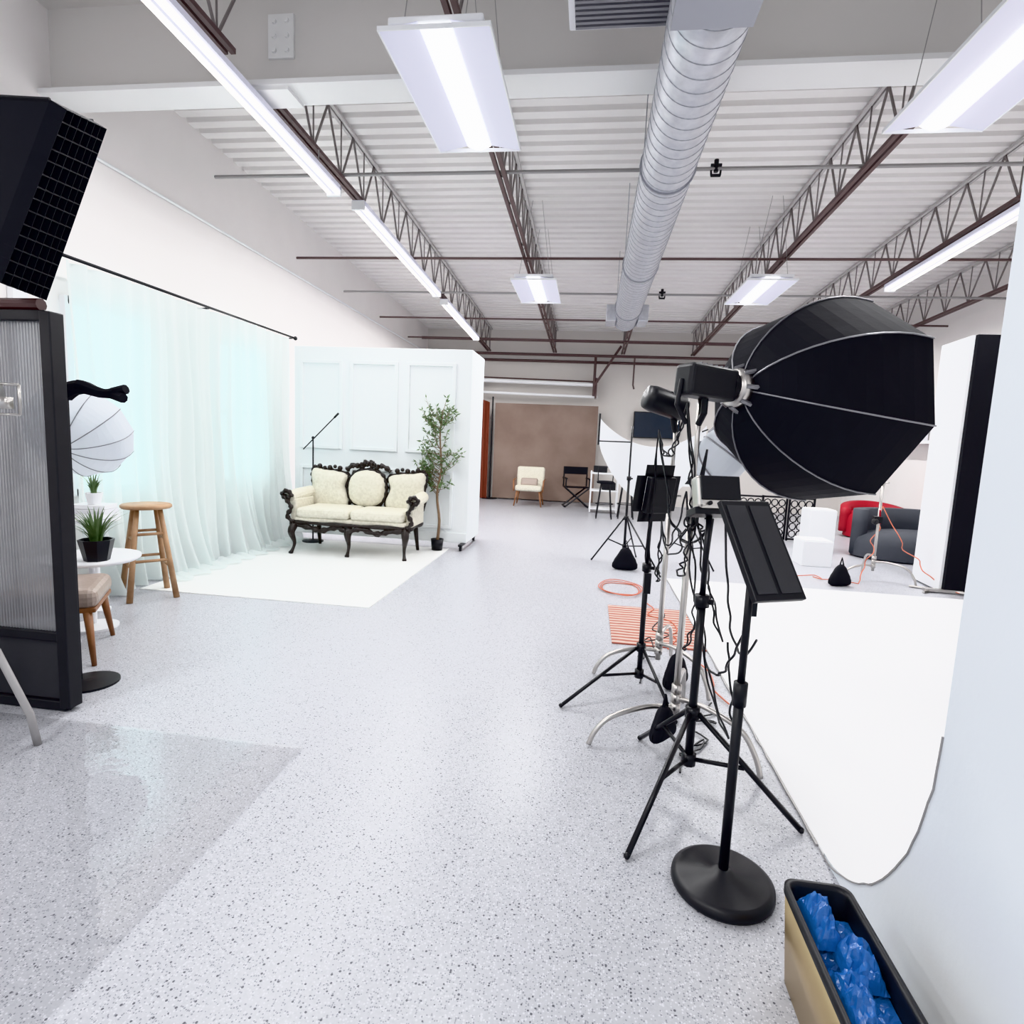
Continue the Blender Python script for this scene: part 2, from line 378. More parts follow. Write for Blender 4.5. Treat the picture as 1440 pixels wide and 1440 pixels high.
for sx in(-1,1):
    ctube([(sx*.74,-.28,.37),(sx*.74,.3,.37)],.03)
    ctube([(sx*.72,-.31,.38),(sx*.79,-.32,.46),(sx*.74,-.32,.56),(sx*.80,-.32,.66),(sx*.86,-.31,.72),(sx*.80,-.31,.77),(sx*.74,-.31,.72),(sx*.79,-.31,.68)],.026)
    ctube([(sx*.84,-.30,.70),(sx*.82,.0,.72),(sx*.76,.30,.76)],.022)
    out=[(sx*.28,.95),(sx*.45,1.00),(sx*.60,1.01),(sx*.74,1.03),(sx*.78,.95),(sx*.76,.82),(sx*.75,.55),(sx*.5,.50),(sx*.30,.52),(sx*.25,.62),(sx*.31,.80)]
    q=[(a,.30+.10*(b-.5),b) for a,b in out]; ctube(q,.026,True)
    MB().puff([(v.x,v.z) for v in smoothpts([(a,0,b) for a,b in out],4,True)],.30,.09).xf(Matrix.Translation((0,-.02,0))@Matrix(((1,0,0,0),(0,1,.10,-.05),(0,0,1,0),(0,0,0,1)))).to('back_upholstery',M_cream,s,True)
    for k in range(6): fr.sphere((sx*(.74-.07*k),.33,1.045+.012*math.sin(k*2)),.026+.008*(k%2),7)
    MB().tube([(sx*.78,-.27,.68),(sx*.78,-.1,.70),(sx*.76,.28,.72)],[.07,.08,.075],14).box((sx*.74,0,.53),(.08,.52,.28)).to('arm_upholstery',M_cream,s,bevel=.02)
med=[(.285*math.sin(a)*(1+.12*math.cos(a*2)),.79+.245*math.cos(a)) for a in [2*math.pi*i/20 for i in range(20)]]
ctube([(a,.27+.10*(b-.5),b) for a,b in med],.03,True,3)
MB().puff(med,.26,.10).xf(Matrix(((1,0,0,0),(0,1,.10,-.05),(0,0,1,0),(0,0,0,1)))).to('medallion_upholstery',M_cream,s,True)
ctube([(-.30,.33,1.02),(-.2,.33,1.09),(-.1,.33,1.07),(0,.33,1.11),(.1,.33,1.07),(.2,.33,1.09),(.30,.33,1.02)],.032)
for k in range(-4,5): fr.sphere((k*.045,.31,1.09+.03*math.cos(k*.5)),.03-.002*abs(k),7)
ctube([(-.08,.33,1.10),(-.04,.33,1.15),(0,.33,1.11),(.04,.33,1.15),(.08,.33,1.10)],.02)
fr.to('carved_frame',M_frame,s,True)
MB().box((0,0,.41),(1.42,.62,.08)).to('seat_base',M_cream,s,bevel=.03)
for sx in(-1,1): MB().box((sx*.345,-.03,.505),(.68,.60,.13)).to('seat_cushion',M_cream,s,bevel=.05)
# ------------------------------------------------------------ olive tree
e=root('potted_olive_tree',(-1.96,7.44,.008))
MB().lathe([(.001,0),(.07,0),(.085,.15),(.075,.15),(.07,.12),(.001,.12)],n=24).to('pot',M_black,e,True)
t=MB(); lf=MB(); rr=random.Random(3)
tr=smoothpts([(0,0,.1),(.02,0,.4),(-.02,.0,.75),(.03,0,1.1),(.0,0,1.5),(.02,0,1.85)],4)
t.tube(tr,[.022-.0007*i for i in range(len(tr))],7)
def leaf(p,d,l):
    sd=d.cross(V((rr.uniform(-1,1),rr.uniform(-1,1),rr.uniform(-1,1)))).normalized()*l*.17
    P4=[p,p+d*l*.4+sd,p+d*l,p+d*l*.4-sd]
    for q in P4: q.y=min(q.y,.13)
    lf.add(P4,[(0,1,2,3)])
for i in range(60):
    z=rr.uniform(.72,1.75); a=rr.uniform(0,2*math.pi); ln=rr.uniform(.16,.36)*(1 if z<1.5 else .7)
    p0=V((0,0,z)); p2=p0+V((math.cos(a)*ln,math.sin(a)*ln*.35,rr.uniform(.05,.3)))
    pts=bez(p0,(p0+p2)/2+V((math.cos(a)*.06,0,-.03)),p2,6); t.tube(pts,[.006,.005,.005,.004,.004,.003,.002],4)
    for q in range(2,7):
        for k in range(3):
            dv=V((rr.uniform(-1,1),rr.uniform(-1,1),rr.uniform(-.5,1))).normalized(); leaf(pts[q],dv,rr.uniform(.05,.085))
t.to('trunk',M_trunk,e,True); lf.to('foliage',M_leaf,e)
e=root('microphone_stand',(-3.72,7.44,.008))
MB().lathe([(.001,0),(.14,0),(.14,.015),(.02,.03),(.001,.03)]).to('base',M_black,e)
MB().tube([(0,0,.02),(0,0,1.42)],.010,8).tube([(-.14,0,1.26),(.32,0,1.72)],.008,8).tube([(.30,0,1.70),(.36,0,1.76)],.014,8).sphere((0,0,1.42),.022).to('pole',M_blackm,e)
# ------------------------------------------------------------ wooden stool
e=root('wooden_stool',(-3.80,4.53,0))
MB().lathe([(.001,.785),(.185,.785),(.195,.795),(.195,.812),(.185,.82),(.001,.82)],n=32).to('seat',M_wood,e,True)
t=MB()
ft=[(math.cos(a),math.sin(a)) for a in [rad(q) for q in (5,95,185,275)]]
for c,s_ in ft: t.tube([(c*.12,s_*.12,.79),(c*.25,s_*.25,0)],[.020,.026],8)
for i in range(4):
    for z,k in((.28+.06*(i%2),.199),(.52+.05*(i%2),.163)):
        a,b2=ft[i],ft[(i+1)%4]; t.tube([(a[0]*k,a[1]*k,z),(b2[0]*k,b2[1]*k,z)],.013,6)
t.to('legs',M_wood,e,True)
e=root('leather_ottoman',(-3.34,3.20,0),rad(33))
MB().box((0,0,.41),(.52,.52,.13)).to('cushion',M_leather,e,bevel=.05)
MB().box((0,0,.34),(.5,.5,.03)).to('frame_rail',M_wood2,e,bevel=.008)
t=MB()
for sx in(-1,1):
    for sy in(-1,1): t.tube([(sx*.2,sy*.22,.35),(sx*.24,sy*.30,0)],[.027,.014],8)
t.to('legs',M_wood2,e,True)
def rtable(x,y,h,r):
    e=root('round_side_table',(x,y,0))
    MB().lathe([(.001,h-.035),(r-.02,h-.035),(r,h-.02),(r,h-.005),(r-.02,h),(.001,h)],n=36).to('top',M_white,e,True)
    MB().tube([(0,0,.02),(0,0,h-.03)],.02,10).lathe([(.001,0),(r*.5,0),(r*.5,.015),(.02,.03)]).to('pedestal',M_white,e)
rtable(-3.56,3.70,.54,.31); rtable(-3.86,4.06,.76,.17)
def pot_plant(name,loc,pr,ph,mp,n,hh,wd=.10):
    e=root(name,loc)
    MB().lathe([(.001,0),(pr*.7,0),(pr,ph),(pr*.9,ph),(pr*.85,ph*.8),(.001,ph*.8)],n=8 if mp is M_black else 20).to('pot',mp,e)
    t=MB(); r2=random.Random(n)
    for i in range(n):
        a=r2.uniform(0,6.28); l=r2.uniform(.5,1)*hh; sp=r2.uniform(.2,1)*pr*2
        p0=V((math.cos(a)*pr*.3,math.sin(a)*pr*.3,ph*.8)); p2=p0+V((math.cos(a)*sp,math.sin(a)*sp,l)); ps=bez(p0,p0+V((0,0,l*.7)),p2,5)
        sd=V((-math.sin(a),math.cos(a),0))
        ws=[.4,1,1,.8,.5,.05]; vs=[]
        for q,w_ in zip(ps,ws): vs+=[q+sd*pr*wd*w_,q-sd*pr*wd*w_]
        t.add(vs,[(2*j,2*j+1,2*j+3,2*j+2) for j in range(5)])
    t.to('leaves',M_leaf,e)
pot_plant('potted_succulent',(-3.40,3.58,.54),.11,.15,M_black,60,.26,.07)
pot_plant('potted_snake_plant',(-3.82,4.02,.87),.06,.09,M_white,26,.2)
e=root('book_stack',(-3.84,4.04,.761)); z=0
for i,m_ in enumerate((M_white,M_wht2,M_white)):
    MB().box((0,0,z+.018),(.28-.015*i,.19-.01*i,.034),Matrix.Rotation(rad(6*i),3,'Z')).to('book_%d'%i,m_,e,bevel=.003); z+=.036
def track(ax): return V(ax).normalized().to_track_quat('Z','Y').to_matrix()
def octa(e,c,ax,R,D,r0,n,mf,mr,ph=0,front=None,nr=12,pw=1.0,rr_=.006):
    Mx=track(ax); prof=[(r0+(R-r0)*math.sin(math.pi/2*i/nr)**pw,D*(1-math.cos(math.pi/2*i/nr))) for i in range(nr+1)]
    prof.append((R*1.0,D+.05))
    MB().lathe(prof,c,n,Mx,ph).to('shell',mf,e,thick=.004)
    t=MB()
    for j in range(n):
        a=2*math.pi*j/n+ph
        t.tube([Mx@V(((r+.004)*math.cos(a),(r+.004)*math.sin(a),z))+V(c) for r,z in prof],rr_,5)
    t.to('ribs',mr,e)
    if front:
        MB().lathe([(.001,D+.02),(R*.995,D+.02)],c,n,Mx,ph).to('diffuser',front,e)
e=root('white_umbrella_softbox')
octa(e,(-3.46,3.40,1.32),(-.20,.75,.42),.33,.24,.05,12,M_umb,M_grey,rr_=.003,pw=1.2)
MB().tube([(-3.45,3.36,0.03),(-3.45,3.36,1.32)],.013,8).lathe([(.001,0),(.08,0),(.08,.02),(.03,.03)],(-3.45,3.36,0)).sphere((-3.45,3.37,1.32),.055).to('stand',M_wht2,e)
# ------------------------------------------------------------ left rolling screen
e=root('fluted_room_screen'); x0,x1,y=-3.9,-2.62,2.56
t=MB()
for x in(x0,x1): t.box((x,y,1.02),(.06,.08,2.0))
for z in(.03,.40,2.0): t.box(((x0+x1)/2,y,z),(x1-x0,.07,.05))
t.to('frame',M_black,e,bevel=.006)
MB().box(((x0+x1)/2,y,.22),(x1-x0-.06,.03,.32)).to('kick_panel',mat('dark_panel',(.045,.045,.05),.5),e)
MB().grid(lambda u,v:V((x0+.04+(x1-x0-.08)*u,y-.01+.008*math.sin(u*2*math.pi*70),.42+1.56*v)),560,1).to('fluted_glass',M_fluted,e,True)
MB().tube([(x0,y,2.055),(x1-.05,y,2.055)],.03,10).to('leather_top',M_pleather,e)
e=root('round_base_stand',(-2.80,2.86,0))
MB().lathe([(.001,0),(.15,0),(.15,.012),(.02,.022),(.001,.022)],n=32).tube([(-.06,0,.02),(-.06,0,1.68)],.012,8).to('base',M_black,e)
t=MB().tube(smoothpts([(-.06,0,1.66),(.05,-.02,1.69),(.18,-.03,1.66),(.27,-.03,1.66)],3),[.05,.045,.04,.04,.035,.03,.028,.026,.03,.03],8).tube([(.25,-.03,1.665),(.33,-.03,1.685)],.026,8).tube([(.25,-.03,1.655),(.33,-.05,1.635)],.026,8)
t.to('clamp_arm',M_blackf,e)
e=root('grey_tripod_stand')
MB().tube([(-2.95,2.15,.75),(-2.62,2.2,.45),(-2.49,2.22,.15),(-2.47,2.23,.0)],.017,8).tube([(-2.95,2.15,.75),(-3.3,2.5,.0)],.017,8).tube([(-2.95,2.15,.75),(-3.2,1.8,.0)],.017,8).tube([(-2.95,2.15,.6),(-2.95,2.15,1.75)],.016,8).to('legs',M_pipe,e,True)
t=MB().lathe([(.001,0),(.05,0),(.06,.10),(.08,.13),(.001,.13)],(-2.66,2.15,1.60),16,track((.5,.3,.1))); t.tube([(-2.95,2.15,1.6),(-2.66,2.15,1.6)],.012,6); t.box((-2.54,2.22,1.57),(.06,.06,.05)).tube([(-2.6,2.2,1.52),(-2.48,2.25,1.52)],.006,6); t.tube([(-2.6,2.2,1.65),(-2.48,2.25,1.65)],.006,6); t.tube([(-2.48,2.25,1.52),(-2.48,2.25,1.65)],.006,6); t.to('lamp_head',M_chrome,e,True)
e=root('rectangular_softbox')
NT,NB_,FT,FB=V((-2.28,2.35,2.81)),V((-2.65,2.35,2.10)),V((-2.54,2.85,2.99)),V((-2.94,2.85,2.14))
nrm=(FT-NT).cross(NB_-NT).normalized()*-1
c=(NT+NB_+FT+FB)/4; bk=-nrm*.06
q=[NT,FT,FB,NB_]; b2=[v+bk for v in q]; ap=[c-nrm*.62+(v-c)*.25 for v in q]
t=MB(); t.add(b2+ap,[(0,1,5,4),(1,2,6,5),(2,3,7,6),(3,0,4,7),(4,5,6,7)]); t.add(q+b2,[(0,1,5,4),(1,2,6,5),(2,3,7,6),(3,0,4,7)]); t.to('fabric_shell',M_blackf,e,thick=.004)
t=MB(); t.add([v-bk*.35 for v in b2],[(0,1,2,3)]); t.to('diffuser',M_crate,e)
t=MB()
for i in range(1,6):
    u=i/6; a=NT.lerp(FT,u); d_=NB_.lerp(FB,u); t.add([a,d_,d_+bk*.6,a+bk*.6],[(0,1,2,3)])
for i in range(1,14):
    u=i/14; a=NT.lerp(NB_,u); d_=FT.lerp(FB,u); t.add([a,d_,d_+bk*.6,a+bk*.6],[(0,1,2,3)])
t.to('egg_crate',M_blackf,e,thick=.006)
t=MB()
for v,w_ in zip(b2,ap): t.tube([v,w_],.008,5)
t.tube([c-nrm*.62,c-nrm*.95],.07,12); t.to('rods_and_head',M_black,e)
MB().tube([c-nrm*.8,V((-3.35,2.2,2.3)),V((-3.35,2.2,0))],.016,8).lathe([(.001,0),(.2,0),(.2,.02),(.02,.03)],(-3.35,2.2,0)).to('stand',M_black,e)
MB().add([(-4.1,-.5,.006),(-1.27,-.5,.006),(-1.27,2.45,.006),(-4.1,2.45,.006)],[(0,1,2,3)]).to('clear_acrylic_sheet',M_acr)
# ------------------------------------------------------------ cyc + near right wall
XC=.96
e=root('wall_cyclorama')
curve=[(1.57+.62*(1-math.cos(q)),.78*(1-math.sin(q))) for q in [math.pi/2*i/24 for i in range(25)]]
curve=[(1.57,3.2)]+curve
poly=[(Y0,0.0)]+[(Y0,3.2)]+curve
vs=[(XC,a,b) for a,b in poly]+[(XC+.12,a,b) for a,b in poly]; n=len(poly)
t=MB(); t.add(vs,[tuple(range(n)),tuple(range(2*n-1,n-1,-1))]+[(i,(i+1)%n,n+(i+1)%n,n+i) for i in range(n)])
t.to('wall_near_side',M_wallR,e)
t=MB(); vs=[];fs=[]
for a,b_ in curve+[(6.68,.0)]:
    vs+= [(XC+.002,a,max(b_+.004,.0125)),(4.9,a,max(b_+.004,.0125))]
for i in range(len(vs)//2-1): fs.append((2*i,2*i+1,2*i+3,2*i+2))
t.add(vs,fs); t.to('cove_surface',M_cyc,e,True)
MB().box(((XC+4.9)/2,4.42,.0055),(4.9-XC,4.54,.011)).to('cyc_floor_slab',M_cyc,e)
t=MB(); rr=random.Random(5)
ps=[V((XC-.002,a+rr.uniform(-.003,.003),b_+rr.uniform(-.003,.003))) for a,b_ in curve[1:]]; t.tube(ps,.003,4)
t.tube([V((XC-.004+rr.uniform(-.004,.004),2.2+i*.09,.006)) for i in range(50)],.006,4)
t.to('trim_edge',M_pipe,e)
# ------------------------------------------------------------ trash bin
e=root('trash_bin',(.715,1.40,0))
def rrect(hx,hy,r,z,n=6):
    out=[]
    for cx,cy,a0 in((hx-r,hy-r,0),(-hx+r,hy-r,90),(-hx+r,-hy+r,180),(hx-r,-hy+r,270)):
        for i in range(n+1): a=rad(a0+90*i/n); out.append((cx+r*math.cos(a),cy+r*math.sin(a),z))
    return out
def loft(rings,cap=True):
    t=MB(); n=len(rings[0]); vs=[v for r in rings for v in r]; fs=[(i*n+j,i*n+(j+1)%n,(i+1)*n+(j+1)%n,(i+1)*n+j) for i in range(len(rings)-1) for j in range(n)]
    t.add(vs,fs); 
    if cap: t.add(rings[0],[tuple(range(n))])
    return t
loft([rrect(.076,.20,.03,0),rrect(.090,.235,.035,.26)]).to('body',M_gold,e,True,thick=.004)
loft([rrect(.092,.238,.036,.252),rrect(.092,.238,.036,.275),rrect(.080,.226,.03,.278),rrect(.074,.218,.03,.265),rrect(.068,.20,.03,.05)],False).to('rim',M_black,e,True)
rb=random.Random(11)
def crumple(x0,x1,y0,y1,z0,amp,nu,nv,dome):
    J=[[(rb.uniform(-.35,.35),rb.uniform(-.35,.35),rb.uniform(-1,1)) for _ in range(nv+1)] for _ in range(nu+1)]
    def f(u,v):
        i,j=round(u*nu),round(v*nv); a,b_,c_=J[i][j]; ed=min(1,4*min(u,1-u,v,1-v)+.15)
        q=V((u*3,v*6,z0*9)); 
        return V((x0+(x1-x0)*(u+a*ed/nu),y0+(y1-y0)*(v+b_*ed/nv),z0+dome*(math.sin(math.pi*u)*math.sin(math.pi*v))**.6+ed*(amp*c_*.45+amp*1.4*MN.noise(q))))
    return MB().grid(f,nu,nv)
crumple(-.070,.070,-.21,.17,.215,.016,14,40,.0).to('blue_liner_bag',M_blue,e)
crumple(-.062,.010,.04,.20,.235,.018,10,18,.075).to('crumpled_cover',M_blue,e)
crumple(-.02,.070,-.06,.08,.225,.018,12,16,.07).to('crumpled_cover',M_blue,e)
crumple(-.066,.02,-.18,-.02,.225,.018,12,16,.06).to('crumpled_cover',M_blue,e)
# ------------------------------------------------------------ stands
def cord(t,a,b_,sag=.15,r=.005,seed=0,n=14,wob=.03):
    r2=random.Random(seed); a,b_=V(a),V(b_); ps=[]
    for i in range(n+1):
        u=i/n; p_=a.lerp(b_,u); p_.z-=sag*4*u*(1-u); w_=math.sin(math.pi*u)*wob
        p_+=V((r2.uniform(-w_,w_),r2.uniform(-w_,w_),0)); p_.z=max(p_.z,.006); ps.append(p_)
    t.tube(smoothpts(ps,3),r,5)
def tripod(name,c,feet,hub,top,m,r=.014,brace=True):
    e=root(name); cx,cy=c; t=MB()
    t.tube([(cx,cy,hub*.35),(cx,cy,hub+.5)],r*1.15,10).tube([(cx,cy,hub+.5),(cx,cy,top)],r*.8,10)
    for fx,fy in feet:
        t.tube([(cx+(fx-cx)*.06,cy+(fy-cy)*.06,hub),(fx,fy,.012)],r*.75,6); t.sphere((fx,fy,.014),.013,6)
        if brace: t.tube([(cx,cy,hub*.4),(cx+(fx-cx)*.5,cy+(fy-cy)*.5,hub*.5+.006)],r*.6,6)
    for z in(hub,hub*.4,hub+.5): t.tube([(cx,cy,z-.025),(cx,cy,z+.025)],r*2,10)
    t.tube([(cx,cy,hub+.5),(cx+.045,cy-.02,hub+.5)],r*.8,6)
    t.to('legs_and_pole',m,e,True); return e
def cstand(name,c,top,m,legs,h=.32,L=.42):
    e=root(name); cx,cy=c; t=MB()
    t.tube([(cx,cy,.12),(cx,cy,1.2)],.017,10).tube([(cx,cy,1.2),(cx,cy,top)],.012,10)
    for k,a in enumerate(legs):
        a=rad(a); dx_,dy_=math.cos(a),math.sin(a); z=.18+.05*k
        t.tube(smoothpts([(cx,cy,z),(cx+dx_*L*.35,cy+dy_*L*.35,z+.01),(cx+dx_*L*.75,cy+dy_*L*.75,z-.03),(cx+dx_*L*.93,cy+dy_*L*.93,z*.45),(cx+dx_*L,cy+dy_*L,.012)],5),.013,8)
        t.tube([(cx,cy,z-.022),(cx,cy,z+.022)],.026,10)
    t.tube([(cx,cy,1.17),(cx,cy,1.24)],.026,10).tube([(cx,cy,1.2),(cx+.06,cy-.03,1.2)],.01,6)
    t.to('legs_and_pole',m,e,True); return e
e=root('led_panel_stand',(.54,1.92,0))
MB().lathe([(.001,0),(.165,0),(.172,.012),(.17,.03),(.15,.042),(.04,.055),(.025,.07),(.001,.07)],n=48).to('base',M_black,e,True)
MB().tube([(0,0,.05),(0,0,.72)],.0165,12).tube([(0,0,.70),(0,0,1.13)],.0125,12).tube([(0,0,.66),(0,0,.74)],.023,12).sphere((0,0,1.14),.03).tube([(0,0,1.14),(.02,.0,1.19)],.018,8).to('pole',M_black,e,True)
o_=V((.54,1.92,0))
A,B_,C_=V((.43,1.95,1.34)),V((.61,2.05,1.335)),V((.70,1.87,1.05)); D_=A+C_-B_
nn=(B_-A).cross(D_-A).normalized()
if nn.dot(V((0,0,1.5))-A)<0: nn=-nn
def slab(t,P4,n_,th):
    P4=[p_-o_ for p_ in P4]; vs=P4+[p_-n_*th for p_ in P4]
    t.add(vs,[(0,1,2,3),(7,6,5,4),(0,4,5,1),(1,5,6,2),(2,6,7,3),(3,7,4,0)])
t=MB(); slab(t,[A,B_,C_,D_],nn,.022); t.to('panel_frame',M_black,e,bevel=.004)
def sub(u0,u1,v0,v1): 
    f_=lambda u,v_: A+(B_-A)*u+(D_-A)*v_
    return [f_(u0,v0)+nn*.003,f_(u1,v0)+nn*.003,f_(u1,v1)+nn*.003,f_(u0,v1)+nn*.003]
t=MB(); slab(t,sub(.07,.45,.06,.94),nn,.004); slab(t,sub(.53,.93,.06,.94),nn,.004); t.to('panel_faces',M_panelface,e)
e=tripod('light_stand',(.51,2.49),[(.22,1.99),(.92,2.27),(.34,2.88)],.36,1.24,M_blackm,.016)
L1=root('led_light')
Rt=Matrix.Rotation(rad(15),3,'Z')@Matrix.Rotation(rad(-18),3,'X')
MB().box((.53,2.49,1.32),(.19,.07,.14),Rt).to('body',M_chrome,L1,bevel=.015)
MB().box(V((.53,2.49,1.32))+Rt@V((0,-.04,.015)),(.17,.01,.10),Rt).to('display',M_black,L1,bevel=.004)
t=MB()
for k in range(3): t.lathe([(.001,0),(.009,0),(.009,.012),(.001,.012)],V((.53,2.49,1.32))+Rt@V((-.05+.05*k,-.035,-.05)),10,Rt@Matrix.Rotation(rad(90),3,'X'))
t.to('knobs',M_black,L1)
MB().box(V((.53,2.49,1.24)),(.21,.09,.03),Rt).to('yoke',M_black,L1,bevel=.004)
cs=cstand('c_stand',(.51,2.92),1.78,M_chrome,(200,320,75),L=.46)
o=root('octagonal_softbox'); ax=V((.86,.48,-.06)).normalized(); rc=V((.70,2.98,1.80))
octa(o,rc,ax,.525,.62,.075,8,M_blackf,M_grey,rad(12),front=M_white,pw=1.1,rr_=.0045)
Mx=track(ax)
MB().lathe([(.001,-.05),(.085,-.05),(.095,-.03),(.095,.01),(.08,.03),(.001,.03)],rc,32,Mx).to('speed_ring',M_chrome,o,True)
t=MB(); 
for k in range(8):
    a=2*math.pi*k/8; t.tube([rc+Mx@V((.09*math.cos(a),.09*math.sin(a),-.04)),rc+Mx@V((.12*math.cos(a),.12*math.sin(a),.03))],.012,6)
t.to('ring_brackets',M_grey,o)
MB().box(rc-ax*.20,(.13,.15,.28),Mx).to('strobe_body',M_black,o,bevel=.02)
MB().lathe([(.07,-.08),(.07,-.04)],rc,24,Mx).to('strobe_collar',M_black,o)
t=MB()
for k in range(6): t.box(rc-ax*(.12+.03*k)+V((0,0,.078)),(.09,.008,.004),Mx)
t.to('vents',M_grey,o)
t=MB().tube([rc-ax*.2+V((0,0,-.06)),rc-ax*.2+V((0,0,-.14)),V((.51,2.92,1.62))],.016,8).tube([rc-ax*.34+V((0,0,0)),rc-ax*.36+V((0,0,-.12)),rc-ax*.3+V((0,0,-.2))],.012,8)
t.to('yoke_handle',M_black,o)
cs2=cstand('c_stand',(.52,3.75),1.72,M_chrome,(190,310,70),L=.42)
e=root('spotlight_with_softbox'); ax2=V((.9,.3,-.25)).normalized(); r2c=V((.60,3.75,1.74)); Mx2=track(ax2)
MB().lathe([(.001,-.26),(.07,-.26),(.08,-.22),(.08,-.02),(.07,0),(.001,0)],r2c-V((.04,0,0)),20,Mx2).to('lamp_body',M_black,e,True)
octa(e,r2c+V((.12,.1,-.16)),(.8,-.1,-.6),.24,.25,.05,8,M_umb,M_grey,0,front=M_white)
MB().tube([(.52,3.75,1.6),(.5,3.75,1.7)],.02,8).box((.44,3.72,1.80),(.08,.1,.08)).to('yoke',M_black,e)
tripod('light_stand',(.38,3.50),[(-.08,3.16),(.55,3.1),(.46,4.05)],.28,1.16,M_blackm,.014)
e=root('barn_door_light'); Rt=Matrix.Rotation(rad(30),3,'Z')@Matrix.Rotation(rad(10),3,'X')
MB().box((.42,3.50,1.22),(.18,.05,.22),Rt).to('body',M_black,e,bevel=.008)
t=MB(); cb=V((.42,3.5,1.22))
for ofs,sz in(((-.12,.03,0),(.07,.004,.22)),((.12,.03,0),(.07,.004,.22)),((0,.03,.14),(.2,.004,.07)),((0,.03,-.14),(.2,.004,.07))): t.box(cb+Rt@V(ofs),sz,Rt)
t.to('barn_doors',M_blackm,e)
MB().tube([(.38,3.5,1.14),(.40,3.5,1.22)],.015,8).to('mount',M_black,e)
def sandbag(loc,s_=1,rz=0,lean=.2):
    e=root('sandbag',loc,rz)
    out=smoothpts([(-.12,0,.01),(0,0,0),(.12,0,.01),(.135,0,.07),(.085,0,.17),(.035,0,.24),(-.03,0,.25),(-.08,0,.18),(-.13,0,.08)],4,True)
    out=[((v.x+.006*MN.noise(v*40))*s_,v.z*s_) for v in out]
    t=MB().puff(out,0,.05*s_,.0); t2=MB().puff(out,0,.05*s_,.0).xf(Matrix.Rotation(math.pi,4,'Z'))
    t.add(t2.v,t2.f)
    t.tube([(-.02*s_,0,.24*s_),(0,0,.33*s_),(.03*s_,0,.24*s_)],.008,6)
    t.to('bag',M_blackf,e,True); return e
sandbag((.50,7.05,0),1.1); sandbag((.62,3.62,.0),.85,.9); sandbag((.44,2.80,.06),.7,.9); sandbag((2.95,7.0,0),1.0,.3)
e=root('cable_tangle'); t=MB()
P1=[(.45,2.9,1.72),(.5,2.6,1.5),(.38,3.4,1.6),(.46,2.8,1.3),(.55,2.6,1.2),(.42,3.3,1.1)]
P2=[(.46,2.9,.9),(.60,2.45,.7),(.45,3.5,.8),(.52,2.9,.5),(.62,2.3,.35),(.38,3.55,.5)]
for i in range(12): cord(t,P1[i%6],P2[(i*5+1)%6],.12+.03*(i%4),.0045,i,wob=.018)
for i in range(9): cord(t,P1[i%6],P1[(i+2)%6],.2+.06*(i%3),.0045,40+i,wob=.02)
cord(t,(.62,2.45,.7),(.66,2.35,.25),0,.005,99,wob=.01); t.tube([(.66,2.35,.26),(.66,2.35,.2)],.012,6)
cord(t,(.58,2.5,1.2),(.66,2.2,.8),.25,.005,77,wob=.01)
t.box((.60,2.1,.98),(.035,.03,.12)).box((.38,3.42,.7),(.04,.03,.12))
cord(t,(.60,2.1,.92),(.54,2.45,.6),.12,.005,78,wob=.01); cord(t,(.60,2.1,1.04),(.56,1.95,1.2),.05,.005,79,wob=.01)
cord(t,(.40,3.6,.01),(.75,5.2,.012),0,.005,31,wob=.12); cord(t,(.5,2.6,.01),(.8,3.4,.012),0,.005,32,wob=.08)
t.to('cables',M_black,e)
e=root('orange_extension_cord'); t=MB()
for k in range(3): t.tube([(.40+(.19+.02*k)*math.cos(a),6.05+(.26+.03*k)*math.sin(a)+.03*math.sin(3*a+k),.008+.008*k) for a in [2*math.pi*i/28 for i in range(28)]],.0045,5,closed=True)
t.to('coil',M_orange,e)
t=MB(); cord(t,(.6,5.6,.014),(.9,3.4,.014),0,.005,5,wob=.12); cord(t,(3.6,7.6,.9),(3.2,7.1,.02),.1,.006,9,wob=.05); cord(t,(3.6,7.6,.9),(4.2,6.95,.02),.2,.006,10,wob=.05); cord(t,(3.2,7.1,.02),(2.4,7.5,.02),0,.006,11,wob=.1)
t.to('run',M_orange,e)
MB().box((.60,4.85,.005),(.70,1.05,.009)).to('striped_rug',M_rug)
tripod('light_stand',(.50,7.35),[(.10,7.5),(.89,6.75),(.7,7.9)],.6,1.75,M_blackm,.014)
tripod('light_stand',(1.35,7.7),[(1.0,7.8),(1.6,7.3),(1.5,8.1)],.5,1.7,M_blackm,.014)
e=root('white_reflector_cloth')
MB().grid(lambda u,v:V((.10+1.35*u,7.62+.1*math.sin(u*7),1.85-.32*math.sin(math.pi*u)**.8*1-.05*u-(.30+.42*math.sin(math.pi*u)**.7)*v)),30,14).to('cloth',M_umb,e,True)
MB().tube([(.10,7.6,1.9),(.10,7.6,1.5)],.012,6).tube([(.10,7.6,1.55),(.5,7.38,1.55)],.01,6).tube([(1.35,7.72,1.7),(1.45,7.6,1.75)],.01,6).to('clamps',M_black,e)
